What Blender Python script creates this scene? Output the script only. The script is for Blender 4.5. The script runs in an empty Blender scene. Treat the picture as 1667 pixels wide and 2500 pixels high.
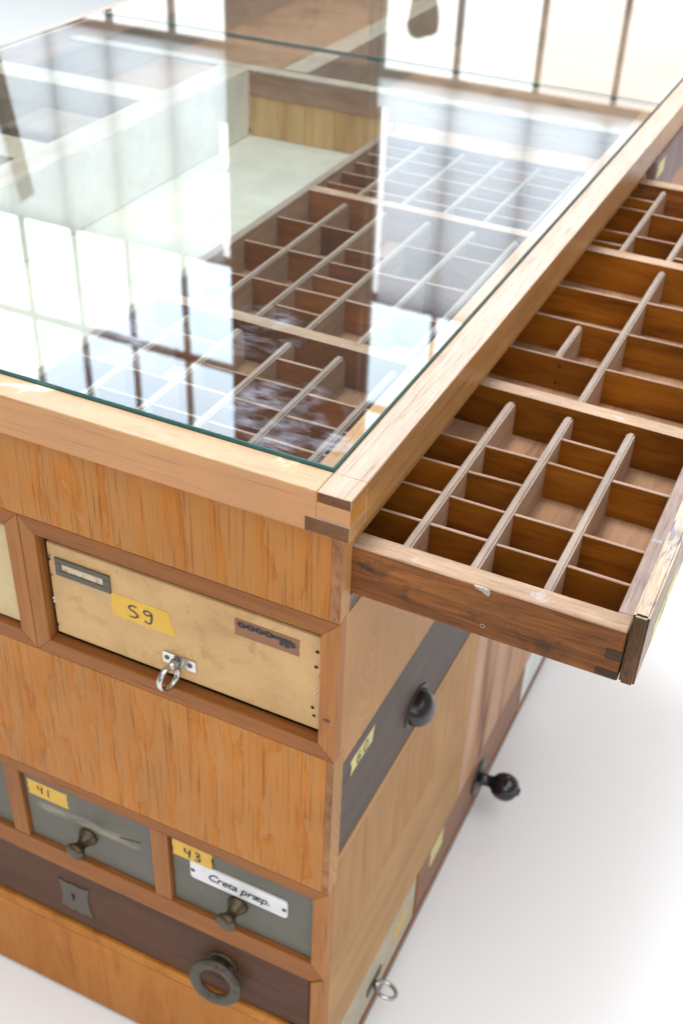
import bpy, bmesh, math, random
from mathutils import Vector, Matrix
random.seed(7)
SC = bpy.context.scene
COL = SC.collection
Z0 = 0.858                                   # table top above the floor; all z below are measured from the table top

# ---------------------------------------------------------------- camera
cam_d = bpy.data.cameras.new("camera")
cam = bpy.data.objects.new("camera", cam_d); COL.objects.link(cam)
r = Vector((0.9007853, 0.43297203, 0.03348237)); d = Vector((0.27902946, -0.51798202, -0.80860199)); f = Vector((-0.33275878, 0.73771935, -0.58740254))
M = Matrix((r, -d, -f)).transposed().to_4x4()
M.translation = Vector((0.27001, -0.60416, 0.463133 + Z0))
cam.matrix_world = M
cam_d.sensor_fit = 'VERTICAL'; cam_d.sensor_height = 36; cam_d.lens = 40.97
cam_d.clip_start = 0.02; cam_d.clip_end = 100
cam_d.dof.use_dof = True; cam_d.dof.focus_distance = 0.80; cam_d.dof.aperture_fstop = 10.0
SC.camera = cam
# ---------------------------------------------------------------- world, lamps, exposure
w = bpy.data.worlds.new("World"); SC.world = w; w.use_nodes = True
bg = w.node_tree.nodes["Background"]; bg.inputs[0].default_value = (0.97, 0.985, 1, 1); bg.inputs[1].default_value = 0.45
def area(name, loc, target, sx, sy, power, col=(1, 1, 1)):
    l = bpy.data.lights.new(name, 'AREA'); l.shape = 'RECTANGLE'; l.size = sx; l.size_y = sy; l.energy = power; l.color = col
    o = bpy.data.objects.new(name, l); COL.objects.link(o); o.location = loc
    o.rotation_euler = (Vector(target) - Vector(loc)).to_track_quat('-Z', 'Y').to_euler()
    return o
area("unseen_lamp", (-0.35, 0.75, 3.9), (-0.1, 0.5, 0.0), 1.0, 1.0, 118, (1, 0.995, 0.985))
area("unseen_lamp", (0.9, -0.2, 3.9), (0.9, -0.2, 0.0), 6.5, 4.4, 190, (1, 0.995, 0.985))  # wide overhead lamp, added to whiten the floor
area("unseen_lamp", (1.2, -2.8, 2.4), (-0.2, 0.0, 0.5), 2.0, 1.6, 26, (1, 0.97, 0.93))  # fill lamp added in front to brighten the front faces
SC.view_settings.view_transform = 'Standard'; SC.view_settings.look = 'None'; SC.view_settings.exposure = 0; SC.view_settings.gamma = 1
SC.cycles.use_denoising = True; SC.cycles.max_bounces = 10; SC.cycles.transparent_max_bounces = 16; SC.cycles.sample_clamp_indirect = 6

# ---------------------------------------------------------------- node helpers
class N:
    def __init__(s, name):
        s.m = bpy.data.materials.new(name); s.m.use_nodes = True; s.t = s.m.node_tree; s.t.nodes.clear()
        s.out = s.t.nodes.new('ShaderNodeOutputMaterial')
    def n(s, typ, ins=None, **kw):
        x = s.t.nodes.new('ShaderNode' + typ)
        for k, v in kw.items(): setattr(x, k, v)
        for k, v in (ins or {}).items(): s.put(x.inputs[k], v)
        return x
    def put(s, sock, v):
        if isinstance(v, bpy.types.NodeSocket): s.t.links.new(v, sock)
        elif isinstance(v, bpy.types.Node): s.t.links.new(v.outputs[0], sock)
        else:
            if isinstance(v, (tuple, list)) and len(v) == 3 and sock.type == 'RGBA': v = (*v, 1)
            sock.default_value = v
    def mth(s, op, a, b=0.0, c=0.0, clamp=False):
        return s.n('Math', {0: a, 1: b, 2: c}, operation=op, use_clamp=clamp).outputs[0]
    def vm(s, op, a, b):
        return s.n('VectorMath', {0: a, 1: b}, operation=op).outputs[0]
    def noise(s, vec, scale, detail=3, dist=0.0, rough=0.55):
        return s.n('TexNoise', {'Vector': vec, 'Scale': scale, 'Detail': detail, 'Distortion': dist, 'Roughness': rough}).outputs[0]
    def ramp(s, fac, stops, interp='LINEAR'):
        x = s.n('ValToRGB', {0: fac}); e = x.color_ramp; e.interpolation = interp
        while len(e.elements) < len(stops): e.elements.new(0.5)
        for el, (p, c) in zip(e.elements, stops):
            el.position = p; el.color = (*c, 1) if len(c) == 3 else c
        return x.outputs[0]
    def step(s, v, a, b):
        x = s.n('MapRange', {0: v, 1: a, 2: b, 3: 0.0, 4: 1.0}); x.clamp = True
        return x.outputs[0]
    def mix(s, fac, a, b, mode='MIX'):
        x = s.n('MixRGB', {0: fac, 1: a, 2: b}, blend_type=mode); return x.outputs[0]
    def coords(s):
        tc = s.n('TexCoord').outputs['Object']
        rnd = s.n('ObjectInfo').outputs['Random']
        off = s.n('CombineXYZ', {0: s.mth('MULTIPLY', rnd, 3.7), 1: s.mth('MULTIPLY', rnd, 5.3), 2: s.mth('MULTIPLY', rnd, 2.9)}).outputs[0]
        return tc, s.vm('ADD', tc, off), rnd
    def bsdf(s, col, rough=0.5, bump=None, bstr=0.2, bdist=0.001, spec=0.5, metal=0.0, **kw):
        ins = {'Base Color': col, 'Roughness': rough, 'Specular IOR Level': spec, 'Metallic': metal}
        ins.update(kw)
        b = s.n('BsdfPrincipled', ins)
        if bump is not None: s.put(b.inputs['Normal'], s.n('Bump', {'Height': bump, 'Strength': bstr, 'Distance': bdist}).outputs[0])
        s.put(s.out.inputs[0], b.outputs[0]); return s.m

def wood(name, stops, axis='x', cross=42, along=2.6, dist=0.9, fiber=0.35, pores=0.25, rough=0.5, bstr=0.25, spec=0.18, var=0.16, blotch=0.2,
         stain=None, cath=None, edge=None):
    s = N(name); raw, co, rnd = s.coords()
    def st(c, a): return s.vm('MULTIPLY', co, tuple(a if ch == axis else c for ch in 'xyz'))
    a = s.noise(st(cross, along), 1.0, 3, dist)
    b = s.noise(st(cross * 7, along * 4), 1.0, 3, 0.2)
    c = s.noise(co, 9.0, 2)
    if cath:                                  # flat-sawn loops: stretched rings about a centre, (u axis, u0, ru, v axis, v0, rv, rings)
        ua, u0, ru, va, v0, rv, k = cath
        sep = s.n('SeparateXYZ', {0: raw}); ix = {'x': 0, 'y': 1, 'z': 2}
        U = s.mth('DIVIDE', s.mth('SUBTRACT', sep.outputs[ix[ua]], u0), ru); V = s.mth('DIVIDE', s.mth('SUBTRACT', sep.outputs[ix[va]], v0), rv)
        rr = s.mth('SQRT', s.mth('ADD', s.mth('MULTIPLY', U, U), s.mth('MULTIPLY', V, V)))
        rr = s.mth('ADD', rr, s.mth('MULTIPLY', s.mth('SUBTRACT', s.noise(st(22, 9), 1.0, 3, .5), 0.5), 1.0))
        wv = s.mth('FRACT', s.mth('MULTIPLY', rr, k))
        wv = s.mth('POWER', wv, 2.2)
        a = s.mth('ADD', s.mth('MULTIPLY', a, 0.30), s.mth('SUBTRACT', 0.47, s.mth('MULTIPLY', wv, 0.24)))
    fac = s.mth('ADD', s.mth('MULTIPLY', a, 1 - fiber), s.mth('MULTIPLY', b, fiber))
    col = s.ramp(fac, stops)
    v = s.mth('ADD', s.mth('MULTIPLY', s.mth('SUBTRACT', rnd, 0.5), var), s.mth('MULTIPLY', s.mth('SUBTRACT', c, 0.5), blotch * 2))
    col = s.n('HueSaturation', {'Color': col, 'Value': s.mth('ADD', 1.0, v)}).outputs[0]
    p = s.noise(st(cross * 16, along * 7), 1.0, 2)
    pm = s.step(p, 0.56, 0.70)
    col = s.mix(s.mth('MULTIPLY', pm, pores), col, tuple(x * 0.32 for x in stops[0][1]))
    if stain:                                 # grime: list of (scale, low, high, colour, amount, stretched)
        for sc, lo, hi, sc_col, am, stretched in stain:
            q = s.noise(st(sc, sc * .25) if stretched else s.vm('MULTIPLY', co, (sc, sc, sc)), 1.0, 5, .4, .65)
            col = s.mix(s.mth('MULTIPLY', s.step(q, lo, hi), am), col, sc_col)
    h = s.mth('SUBTRACT', s.mth('MULTIPLY', b, 0.8), s.mth('MULTIPLY', pm, 0.8))
    rg = s.mth('ADD', rough, s.mth('MULTIPLY', s.mth('SUBTRACT', b, 0.5), 0.25))
    return s.bsdf(col, rg, h, bstr, 0.0006, spec)

def paint(name, col, rough=0.5, spots=None, grain=None, spec=0.4, metal=0.0, bstr=0.15):
    s = N(name); raw, co, rnd = s.coords()
    n1 = s.noise(co, 14, 5, .3, .65); n2 = s.noise(co, 160, 3)
    c = s.mix(s.step(n1, .3, .75), tuple(x * .82 for x in col), tuple(min(1, x * 1.12) for x in col))
    c = s.mix(s.mth('MULTIPLY', n2, .25), c, tuple(x * .6 for x in col))
    if grain:
        g = s.noise(s.vm('MULTIPLY', co, grain), 1.0, 4, .3)
        c = s.mix(s.mth('MULTIPLY', s.step(g, .45, .7), .4), c, tuple(x * .66 for x in col))
    for sc, lo, hi, cc, am in (spots or []):
        q = s.noise(co, sc, 4, .8, .6)
        c = s.mix(s.mth('MULTIPLY', s.step(q, lo, hi), am), c, cc)
    return s.bsdf(c, s.mth('ADD', rough, s.mth('MULTIPLY', s.mth('SUBTRACT', n1, .5), .2)), n2, bstr, 0.0004, spec, metal)

def emit(name, col, strength, band=0.0):
    s = N(name)
    raw, co, rnd = s.coords()
    c = col
    if band:
        q = s.noise(s.vm('MULTIPLY', raw, (0.3, 0.3, 7.0)), 1.0, 2)
        st_ = s.mth('MULTIPLY', strength, s.mth('ADD', 1 - band, s.mth('MULTIPLY', q, band * 2)))
    else: st_ = strength
    e = s.n('Emission', {'Color': c, 'Strength': st_}); s.put(s.out.inputs[0], e.outputs[0]); return s.m

# ---------------------------------------------------------------- materials
PLY = wood("ply_front", [(0.33, (0.2883, 0.0796, 0.0055)), (0.44, (0.4281, 0.1433, 0.0106)), (0.52, (0.4281, 0.1632, 0.0277)), (0.62, (0.4193, 0.1791, 0.0428)), (0.74, (0.4717, 0.2308, 0.0578))], 'z', 40, 2.4, 2.2, .30, .5, .45, var=.06, cath=('x', -.45, .085, 'z', .30, .50, 2.6))
PLY2 = wood("ply_low", [(0.32, (0.3181, 0.0959, 0.0068)), (0.48, (0.4329, 0.1516, 0.0146)), (0.72, (0.4683, 0.1958, 0.0365))], 'z', 24, 3.4, 1.2, .22, .25, .45, var=.06)
FRAME = wood("frame_x", [(0.32, (0.2195, 0.076, 0.0181)), (0.55, (0.2926, 0.107, 0.028)), (0.75, (0.3333, 0.1337, 0.0379))], 'x', 48, 2.5, .5, .4, .5, .5, var=.14)
FRAMEZ = wood("frame_z", [(0.32, (0.2765, 0.0999, 0.0252)), (0.55, (0.352, 0.1392, 0.0381)), (0.75, (0.4023, 0.1748, 0.0522))], 'z', 48, 2.5, .5, .4, .5, .5, var=.2)
OAKX = wood("oak_front_rail", [(0.3, (0.356, 0.1174, 0.0121)), (0.5, (0.4577, 0.1743, 0.0216)), (0.72, (0.5085, 0.2275, 0.036))], 'x', 30, 1.6, .6, .3, .3, .36, var=.05, spec=1.0)
OAKY = wood("oak_side_rail", [(0.3, (0.324, 0.1374, 0.0343)), (0.5, (0.423, 0.1989, 0.0565)), (0.72, (0.486, 0.2532, 0.0808))], 'y', 55, 2.6, .5, .5, .5, .36, bstr=.6, var=.05, spec=1.0)
OAKXT = wood("oak_front_top_sheen", [(0.3, (0.3359, 0.2023, 0.1001)), (0.5, (0.4031, 0.2617, 0.1426)), (0.72, (0.4367, 0.2974, 0.1752))], 'x', 60, 9, .8, .4, .3, .40, var=.05, spec=.8, stain=[(11, .63, .66, (.74, .62, .48), .7, False)])  # paler top face: sheen put into the colour; the flecks are grain
OAKYT = wood("oak_side_top_sheen", [(0.3, (0.3182, 0.2125, 0.1462)), (0.5, (0.4042, 0.2848, 0.2064)), (0.72, (0.4644, 0.3485, 0.2666))], 'y', 70, 3.2, .5, .45, .4, .38, bstr=.5, var=.05, spec=.8)  # top face of the side rails, window sheen painted in as paler oak
ENDG = wood("end_grain", [(.3, (.10, .04, .017)), (.55, (.17, .075, .033)), (.75, (.24, .115, .052))], 'x', 120, 60, .4, .4, .4, .6, var=.1)
ENDG2 = wood("end_grain_light", [(0.3, (0.17, 0.064, 0.0263)), (0.5, (0.306, 0.136, 0.06)), (0.75, (0.408, 0.216, 0.105))], 'z', 90, 60, .4, .3, .4, .6, var=.2, blotch=.5)
OAKS = wood("oak_side_panel", [(0.22, (0.2886, 0.114, 0.0283)), (0.42, (0.3768, 0.1763, 0.0572)), (0.6, (0.4249, 0.2246, 0.0846)), (0.75, (0.4489, 0.2557, 0.1029))], 'z', 38, 3, .8, .25, .2, .5, var=.04,
            cath=('y', -1 + .070, .026, 'z', .690, .085, 4.6))
MAPLE = wood("pale_side_panel", [(0.26, (0.3047, 0.121, 0.0297)), (0.45, (0.3688, 0.1797, 0.0595)), (0.6, (0.4089, 0.2212, 0.0823)), (0.75, (0.4329, 0.2454, 0.096))], 'z', 28, 2.6, 1.4, .22, .12, .5, var=.04)
BAND = wood("pale_band", [(0.28, (0.3367, 0.1661, 0.0545)), (0.5, (0.3848, 0.2084, 0.0782)), (0.75, (0.4169, 0.2402, 0.0972))], 'y', 30, 2.0, .7, .25, .1, .5, var=.04)
STREAK = wood("streaked_panel", [(0.3, (0.1325, 0.0548, 0.0256)), (0.4, (0.2815, 0.1389, 0.0768)), (0.5, (0.4388, 0.2266, 0.1088)), (0.58, (0.472, 0.2778, 0.1792)), (0.75, (0.4968, 0.307, 0.2112))], 'z', 22, 1.6, 1.2, .15, .2, .5, var=.04)
SHELF = wood("shelf_edge", [(.3, (.10, .06, .05)), (.6, (.22, .15, .125)), (.8, (.28, .2, .17))], 'y', 40, 3, .6, .3, .3, .6)
CASE = wood("case_side", [(0.28, (0.0579, 0.0191, 0.0053)), (0.43, (0.1623, 0.0551, 0.0134)), (0.58, (0.2782, 0.1006, 0.0249)), (0.76, (0.3941, 0.159, 0.0446))], 'x', 46, 5, .9, .35, .5, .6, bstr=.5, var=.08, blotch=.45,
            stain=[(13, .50, .66, (.035, .018, .008), .7, True), (26, .56, .70, (.028, .018, .011), .75, False), (60, .62, .72, (.03, .02, .014), .6, False), (180, .66, .72, (.42, .26, .13), .5, False)])
RIM = wood("worn_rim_x", [(0.3, (0.2176, 0.1328, 0.08)), (0.5, (0.34, 0.2291, 0.1536)), (0.7, (0.4216, 0.3121, 0.2304))], 'x', 60, 7, .9, .4, .35, .55, bstr=.4, var=.1, blotch=.35,
           stain=[(30, .58, .72, (.20, .17, .16), .6, True), (70, .62, .70, (.36, .38, .45), .5, False)])
RIMY = wood("worn_rim_y", [(0.3, (0.1913, 0.1365, 0.1163)), (0.5, (0.2933, 0.2172, 0.1897)), (0.7, (0.357, 0.2854, 0.257))], 'y', 60, 7, .9, .4, .35, .55, bstr=.4, var=.1, blotch=.4,
            stain=[(30, .52, .68, (.13, .115, .12), .75, True), (70, .62, .70, (.30, .35, .45), .6, False)])
DIVY = wood("long_divider", [(0.3, (0.1591, 0.1209, 0.0986)), (0.5, (0.2482, 0.1941, 0.1591)), (0.72, (0.3055, 0.2482, 0.2164))], 'y', 60, 6, .7, .35, .25, .55, var=.12, blotch=.3,
            stain=[(30, .58, .72, (.26, .24, .25), .5, True)])
DIVS = wood("long_divider_side", [(0.3, (0.2422, 0.1389, 0.0811)), (0.5, (0.3481, 0.2192, 0.141)), (0.72, (0.4011, 0.2777, 0.1904))], 'y', 60, 6, .7, .35, .2, .6, var=.15, blotch=.25)
CROSS = wood("cross_varnished", [(0.28, (0.0963, 0.0268, 0.0022)), (0.5, (0.2408, 0.0775, 0.005)), (0.75, (0.3468, 0.1291, 0.013))], 'x', 36, 6, .9, .25, .15, .5, var=.5, blotch=.45, spec=.2)
CROSST = wood("cross_top", [(0.3, (0.205, 0.1189, 0.08)), (0.5, (0.3034, 0.2009, 0.152)), (0.72, (0.369, 0.2706, 0.224))], 'x', 70, 7, .6, .35, .3, .6, var=.2, blotch=.3)
CFLOOR = wood("case_floor", [(0.3, (0.1346, 0.0694, 0.0376)), (0.5, (0.2244, 0.124, 0.0689)), (0.72, (0.2637, 0.1587, 0.096))], 'y', 40, 6, .8, .3, .2, .7, blotch=.4)
FRONTB = wood("case_front_end", [(.3, (.05, .026, .012)), (.5, (.10, .05, .022)), (.72, (.19, .09, .035))], 'z', 60, 24, .9, .4, .5, .65, bstr=.6, blotch=.7)
DOVE = wood("dovetail_end", [(.3, (.022, .012, .007)), (.7, (.075, .035, .016))], "x", 60, 30)
FRONTT = wood("case_front_top", [(0.3, (0.368, 0.2652, 0.19)), (0.5, (0.512, 0.39, 0.2964)), (0.72, (0.592, 0.4758, 0.3724))], 'y', 60, 8, .9, .4, .35, .6, bstr=.6, blotch=.3,
              stain=[(60, .56, .64, (.12, .14, .19), .8, True)])
FRONTF = wood("case_front_face", [(.3, (.24, .18, .15)), (.5, (.42, .33, .28)), (.72, (.52, .42, .36))], 'y', 60, 6, .9, .4, .35, .6, bstr=.5, blotch=.4,
              stain=[(34, .54, .7, (.10, .07, .06), .7, True)])
BOX59 = paint("manila_board", (.59, .365, .155), .6, [(26, .56, .70, (.24, .125, .04), .5), (110, .68, .74, (.07, .04, .015), .8), (9, .48, .68, (.42, .23, .085), .5), (300, .66, .72, (.16, .09, .04), .5)], bstr=.5)
CREAMB = paint("cream_board", (.62, .475, .25), .6, [(60, .64, .72, (.25, .17, .08), .5)])
GREEN = paint("grey_green_paint", (.115, .107, .082), .5, [(22, .55, .75, (.10, .085, .066), .7), (120, .66, .75, (.22, .20, .15), .4)], (14, 3, 60))
MAHOG = wood("mahogany", [(.3, (.045, .018, .009)), (.5, (.085, .034, .017)), (.72, (.13, .055, .028))], 'x', 46, 3, .5, .4, .4, .5, var=.06, spec=.18)
DARKD = wood("dark_drawer", [(.3, (.046, .029, .022)), (.5, (.073, .046, .036)), (.72, (.108, .07, .055))], 'y', 46, 2.5, .5, .4, .4, .5, var=.06, spec=.25)
BROWND = wood("brown_drawer", [(0.3, (0.1776, 0.081, 0.045)), (0.5, (0.2584, 0.1302, 0.078)), (0.72, (0.3068, 0.1654, 0.105))], 'y', 40, 2.5, .5, .35, .3, .45, var=.06)
CREAMD = paint("aged_cream_paint", (.50, .43, .315), .55, [(25, .5, .68, (.30, .255, .19), .7), (60, .62, .70, (.16, .12, .08), .6)])
WHITED = paint("white_paint", (.72, .74, .72), .5)
WHITEB = paint("white_bottom", (.46, .46, .40), .6, [(5, .55, .72, (.72, .58, .32), .5), (20, .70, .76, (.34, .25, .12), .7)])
PALEB = wood("pale_beam", [(0.3, (0.3067, 0.2439, 0.1848)), (0.5, (0.3764, 0.3206, 0.2587)), (0.72, (0.4182, 0.3624, 0.3105))], 'y', 40, 2.4, .6, .35, .2, .55, var=.05)
BEAMW = paint("lightened_beam_side", (.80, .79, .72), .6)  # beam side painted lighter than its top to offset the shade there
BACKB = wood("pine_back_board", [(.3, (.42, .23, .08)), (.5, (.58, .37, .16)), (.72, (.66, .47, .24))], 'z', 26, 2.4, .9, .2, .1, .6, var=.04)
BACKD = wood("brown_strip", [(0.3, (0.175, 0.096, 0.0605)), (0.5, (0.375, 0.228, 0.154)), (0.72, (0.475, 0.312, 0.22))], 'x', 20, 4, .9, .3, .2, .6, var=.04)
TAPE = paint("yellow_tape", (.68, .40, .035), .45, [(90, .6, .72, (.86, .6, .12), .6)], bstr=.2)
TAPE2 = paint("pale_yellow_tape", (.68, .57, .21), .45)
TAPE3 = paint("faded_yellow_tape", (.62, .43, .12), .5)
INK = paint("ink", (.018, .018, .026), .5)
KRAFT = paint("kraft_label", (.27, .125, .06), .7, [(60, .6, .7, (.38, .2, .1), .5)])
PAPER = paint("paper", (.70, .55, .38), .8, [(150, .52, .62, (.34, .15, .10), .7)])
ENAMEL = paint("enamel", (.74, .73, .74), .18, [(120, .66, .73, (.5, .45, .38), .5)], spec=.6, bstr=.05)
CHROME = paint("chrome", (.55, .54, .51), .2, metal=1.0, bstr=.03)
PEWTER = paint("pewter", (.105, .092, .072), .45, [(60, .55, .7, (.10, .085, .06), .6)], metal=.5)
BRONZE = paint("dark_bronze", (.10, .077, .045), .38, [(50, .5, .66, (.035, .025, .014), .7)], metal=.7)
IRON = paint("aged_iron", (.10, .085, .066), .5, [(80, .5, .62, (.06, .045, .03), .7)], metal=.4)
BLACK = paint("black_lacquer", (.006, .006, .009), .12, spec=.7, bstr=.02)
CUP = paint("dark_cup", (.022, .019, .021), .25, [(40, .5, .7, (.06, .03, .02), .6)], metal=.3, spec=.6, bstr=.05)
DARK = paint("dark_hole", (.012, .009, .006), .9)
STEEL = paint("grey_steel", (.16, .15, .13), .6)
BRICK = paint("pier_plaster", (.13, .085, .055), .85, [(6, .5, .65, (.07, .045, .03), .8)])
BAYB = wood("brown_bay_bottom", [(.3, (.20, .155, .115)), (.55, (.31, .25, .195)), (.75, (.37, .305, .24))], "y", 30, 3)
CARD = paint("tan_board", (.34, .20, .115), .8, [(7, .5, .62, (.19, .10, .055), .8)])
def plain(name, col, rough):
    s = N(name); n = s.noise(s.coords()[1], 40, 3)
    return s.bsdf(col, rough, n, .03, .0005, .3)
FLOORM = plain("white_floor", (.87, .885, .90), .6)
PUTTY = paint("putty", (.42, .38, .33), .9, [(300, .5, .65, (.2, .15, .1), .7)])

def worn_paint():
    s = N("grey_green_worn"); raw, co, rnd = s.coords(); sep = s.n('SeparateXYZ', {0: raw})
    n1 = s.noise(raw, 22, 4, .5); n2 = s.noise(raw, 160, 3); n3 = s.noise(s.vm('MULTIPLY', raw, (30, 30, 160)), 1.0, 4, .5)
    zz = s.mth('ADD', sep.outputs[2], s.mth('MULTIPLY', s.mth('SUBTRACT', n1, .5), .012))
    band = s.mth('MULTIPLY', s.step(s.mth('ABSOLUTE', s.mth('SUBTRACT', zz, .0565)), .0085, .0035), s.mth('MULTIPLY', s.step(sep.outputs[0], -.068, -.055), s.step(sep.outputs[0], .066, .052)))
    c = s.mix(s.step(n1, .3, .75), (.10, .092, .071), (.128, .118, .093))
    c = s.mix(s.mth('MULTIPLY', n2, .25), c, (.08, .074, .058))
    c = s.mix(s.mth('MULTIPLY', band, s.step(n3, .3, .62)), c, (.30, .275, .19))
    return s.bsdf(c, .5, n2, .15, .0004, .4)
GREEN41 = worn_paint()
def glass_mat():
    s = N("window_glass"); raw, co, rnd = s.coords()
    geo = s.n('NewGeometry')
    dt = s.n('VectorMath', {0: geo.outputs['Incoming'], 1: geo.outputs['Normal']}, operation='DOT_PRODUCT').outputs['Value']
    c = s.mth('ABSOLUTE', dt)
    F = s.mth('ADD', 0.043, s.mth('MULTIPLY', 0.957, s.mth('POWER', s.mth('SUBTRACT', 1.0, c), 5.0)))
    F2 = s.mth('DIVIDE', s.mth('MULTIPLY', F, 2.0), s.mth('ADD', 1.0, F))         # both faces of the pane
    tr = s.n('BsdfTransparent', {'Color': (.925, .965, .95)})
    gl = s.n('BsdfGlossy', {'Color': (1, 1, 1), 'Roughness': 0.012})
    m1 = s.n('MixShader', {0: F2, 1: tr.outputs[0], 2: gl.outputs[0]})
    # wiped-dry streaks and dust near the front corner
    sep = s.n('SeparateXYZ', {0: raw})
    X, Y = sep.outputs[0], sep.outputs[1]
    def blob(cx, cy, rx, ry):
        u = s.mth('DIVIDE', s.mth('SUBTRACT', X, cx), rx); v = s.mth('DIVIDE', s.mth('SUBTRACT', Y, cy), ry)
        q = s.mth('ADD', s.mth('MULTIPLY', u, u), s.mth('MULTIPLY', v, v))
        return s.mth('SUBTRACT', 1.0, q, clamp=True)
    rx0, ry0 = ROOT.x, ROOT.y
    m = s.mth('MAXIMUM', blob(-.085 - rx0, .068 - ry0, .055, .05), s.mth('MAXIMUM', blob(-.05 - rx0, .04 - ry0, .05, .03), s.mth('MULTIPLY', blob(-.17 - rx0, .175 - ry0, .05, .05), .6)))
    m = s.mth('MAXIMUM', m, s.mth('MULTIPLY', blob(-.27 - rx0, .10 - ry0, .07, .05), .7))
    rot = s.n('Mapping', {'Vector': raw, 'Rotation': (0, 0, -.45), 'Scale': (30, 85, 1)}).outputs[0]
    q = s.noise(rot, 1.0, 7, .25, .7); q2 = s.noise(raw, 30, 2, .2)
    sm = s.mth('MULTIPLY', s.step(m, .0, .5), s.mth('MULTIPLY', s.step(q2, .36, .62), s.step(q, .40, .68)))
    dust = s.mth('MULTIPLY', s.step(s.noise(raw, 900, 1), .74, .78), .35)
    sm = s.mth('ADD', s.mth('MULTIPLY', sm, .40), s.mth('ADD', s.mth('MULTIPLY', dust, .6), s.mth('MULTIPLY', s.noise(raw, 7, 4, .6), .022)), clamp=True)
    df = s.n('BsdfDiffuse', {'Color': (.52, .58, .70)})
    m2 = s.n('MixShader', {0: sm, 1: m1.outputs[0], 2: df.outputs[0]})
    s.put(s.out.inputs[0], m2.outputs[0]); return s.m
def clear_mat():
    s = N("glass_underside"); tr = s.n('BsdfTransparent', {'Color': (1, 1, 1)}); s.put(s.out.inputs[0], tr.outputs[0]); return s.m
def edge_mat():
    s = N("glass_edge"); c = s.noise(s.coords()[1], 60, 3)
    return s.bsdf(s.mix(c, (.004, .075, .085), (.012, .16, .17)), .12, spec=.7)

# ---------------------------------------------------------------- mesh helpers
ROOT = Vector((0, 1.0, 0))                      # the cabinet's base
def link(name, bm, mats, parent=None, smooth=False, origin=None):
    me = bpy.data.meshes.new(name)
    o0 = ROOT if origin is None else Vector(origin)
    bmesh.ops.translate(bm, verts=bm.verts, vec=Vector((0, 0, Z0)) - o0)
    bm.normal_update(); bm.to_mesh(me); bm.free()
    for m in (mats if isinstance(mats, (list, tuple)) else [mats]): me.materials.append(m)
    if smooth:
        for p in me.polygons: p.use_smooth = True
    o = bpy.data.objects.new(name, me); COL.objects.link(o)
    if parent is not None: o.parent = parent
    else: o.location = o0
    return o
def box_into(bm, x0, x1, y0, y1, z0, z1, bev=0.0, mi=0):
    t = bmesh.new()
    v = [t.verts.new(p) for p in ((x0, y0, z0), (x1, y0, z0), (x1, y1, z0), (x0, y1, z0), (x0, y0, z1), (x1, y0, z1), (x1, y1, z1), (x0, y1, z1))]
    for q in ((0, 3, 2, 1), (4, 5, 6, 7), (0, 1, 5, 4), (1, 2, 6, 5), (2, 3, 7, 6), (3, 0, 4, 7)): t.faces.new([v[i] for i in q])
    if bev: bmesh.ops.bevel(t, geom=t.edges[:], offset=bev, segments=1, affect='EDGES')
    for fc in t.faces: fc.material_index = mi
    tm = bpy.data.meshes.new("t"); t.to_mesh(tm); t.free(); bm.from_mesh(tm); bpy.data.meshes.remove(tm)
def box(name, x0, x1, y0, y1, z0, z1, mat, parent, bev=0.0007, fm=None):
    """box with millimetre-scale eased edges; fm maps a face normal to a material slot"""
    bm = bmesh.new(); box_into(bm, x0, x1, y0, y1, z0, z1, bev)
    if fm:
        bm.normal_update()
        for fc in bm.faces: fc.material_index = fm(fc.normal)
    return link(name, bm, mat, parent)
def prism_into(bm, pts, h0, h1, T):
    """polygon pts (u,v) extruded from h0 to h1 (w); T maps (u,v,w) to a point"""
    a = [bm.verts.new(T(u, v, h0)) for u, v in pts]; b = [bm.verts.new(T(u, v, h1)) for u, v in pts]
    n = len(pts)
    fs = [bm.faces.new(a[::-1]), bm.faces.new(b)]
    for i in range(n): fs.append(bm.faces.new((a[i], a[(i + 1) % n], b[(i + 1) % n], b[i])))
    bmesh.ops.recalc_face_normals(bm, faces=fs)
def front(y): return lambda u, v, ww: Vector((u, y - ww, v))        # onto a front (-y) face
def side(x): return lambda u, v, ww: Vector((x + ww, u, v))         # onto the right (+x) face
def prism(name, pts, h0, h1, T, mat, parent):
    bm = bmesh.new(); prism_into(bm, pts, h0, h1, T); return link(name, bm, mat, parent)
def lathe_into(bm, prof, C, A, seg=28):
    """profile [(r, h)] turned about axis A at C"""
    A = Vector(A).normalized(); U = A.orthogonal().normalized(); V = A.cross(U); C = Vector(C); rings = []
    for rr, h in prof:
        if rr < 1e-6: rings.append([bm.verts.new(C + A * h)])
        else: rings.append([bm.verts.new(C + A * h + (U * math.cos(t) + V * math.sin(t)) * rr) for t in [2 * math.pi * i / seg for i in range(seg)]])
    fs = []
    for p, q in zip(rings, rings[1:]):
        for i in range(seg):
            j = (i + 1) % seg
            if len(p) == 1 and len(q) == 1: continue
            if len(p) == 1: fs.append(bm.faces.new((p[0], q[i], q[j])))
            elif len(q) == 1: fs.append(bm.faces.new((p[i], p[j], q[0])))
            else: fs.append(bm.faces.new((p[i], p[j], q[j], q[i])))
    bmesh.ops.recalc_face_normals(bm, faces=fs)
def lathe(name, prof, C, A, mat, parent, seg=28):
    bm = bmesh.new(); lathe_into(bm, prof, C, A, seg); return link(name, bm, mat, parent, True)
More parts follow.
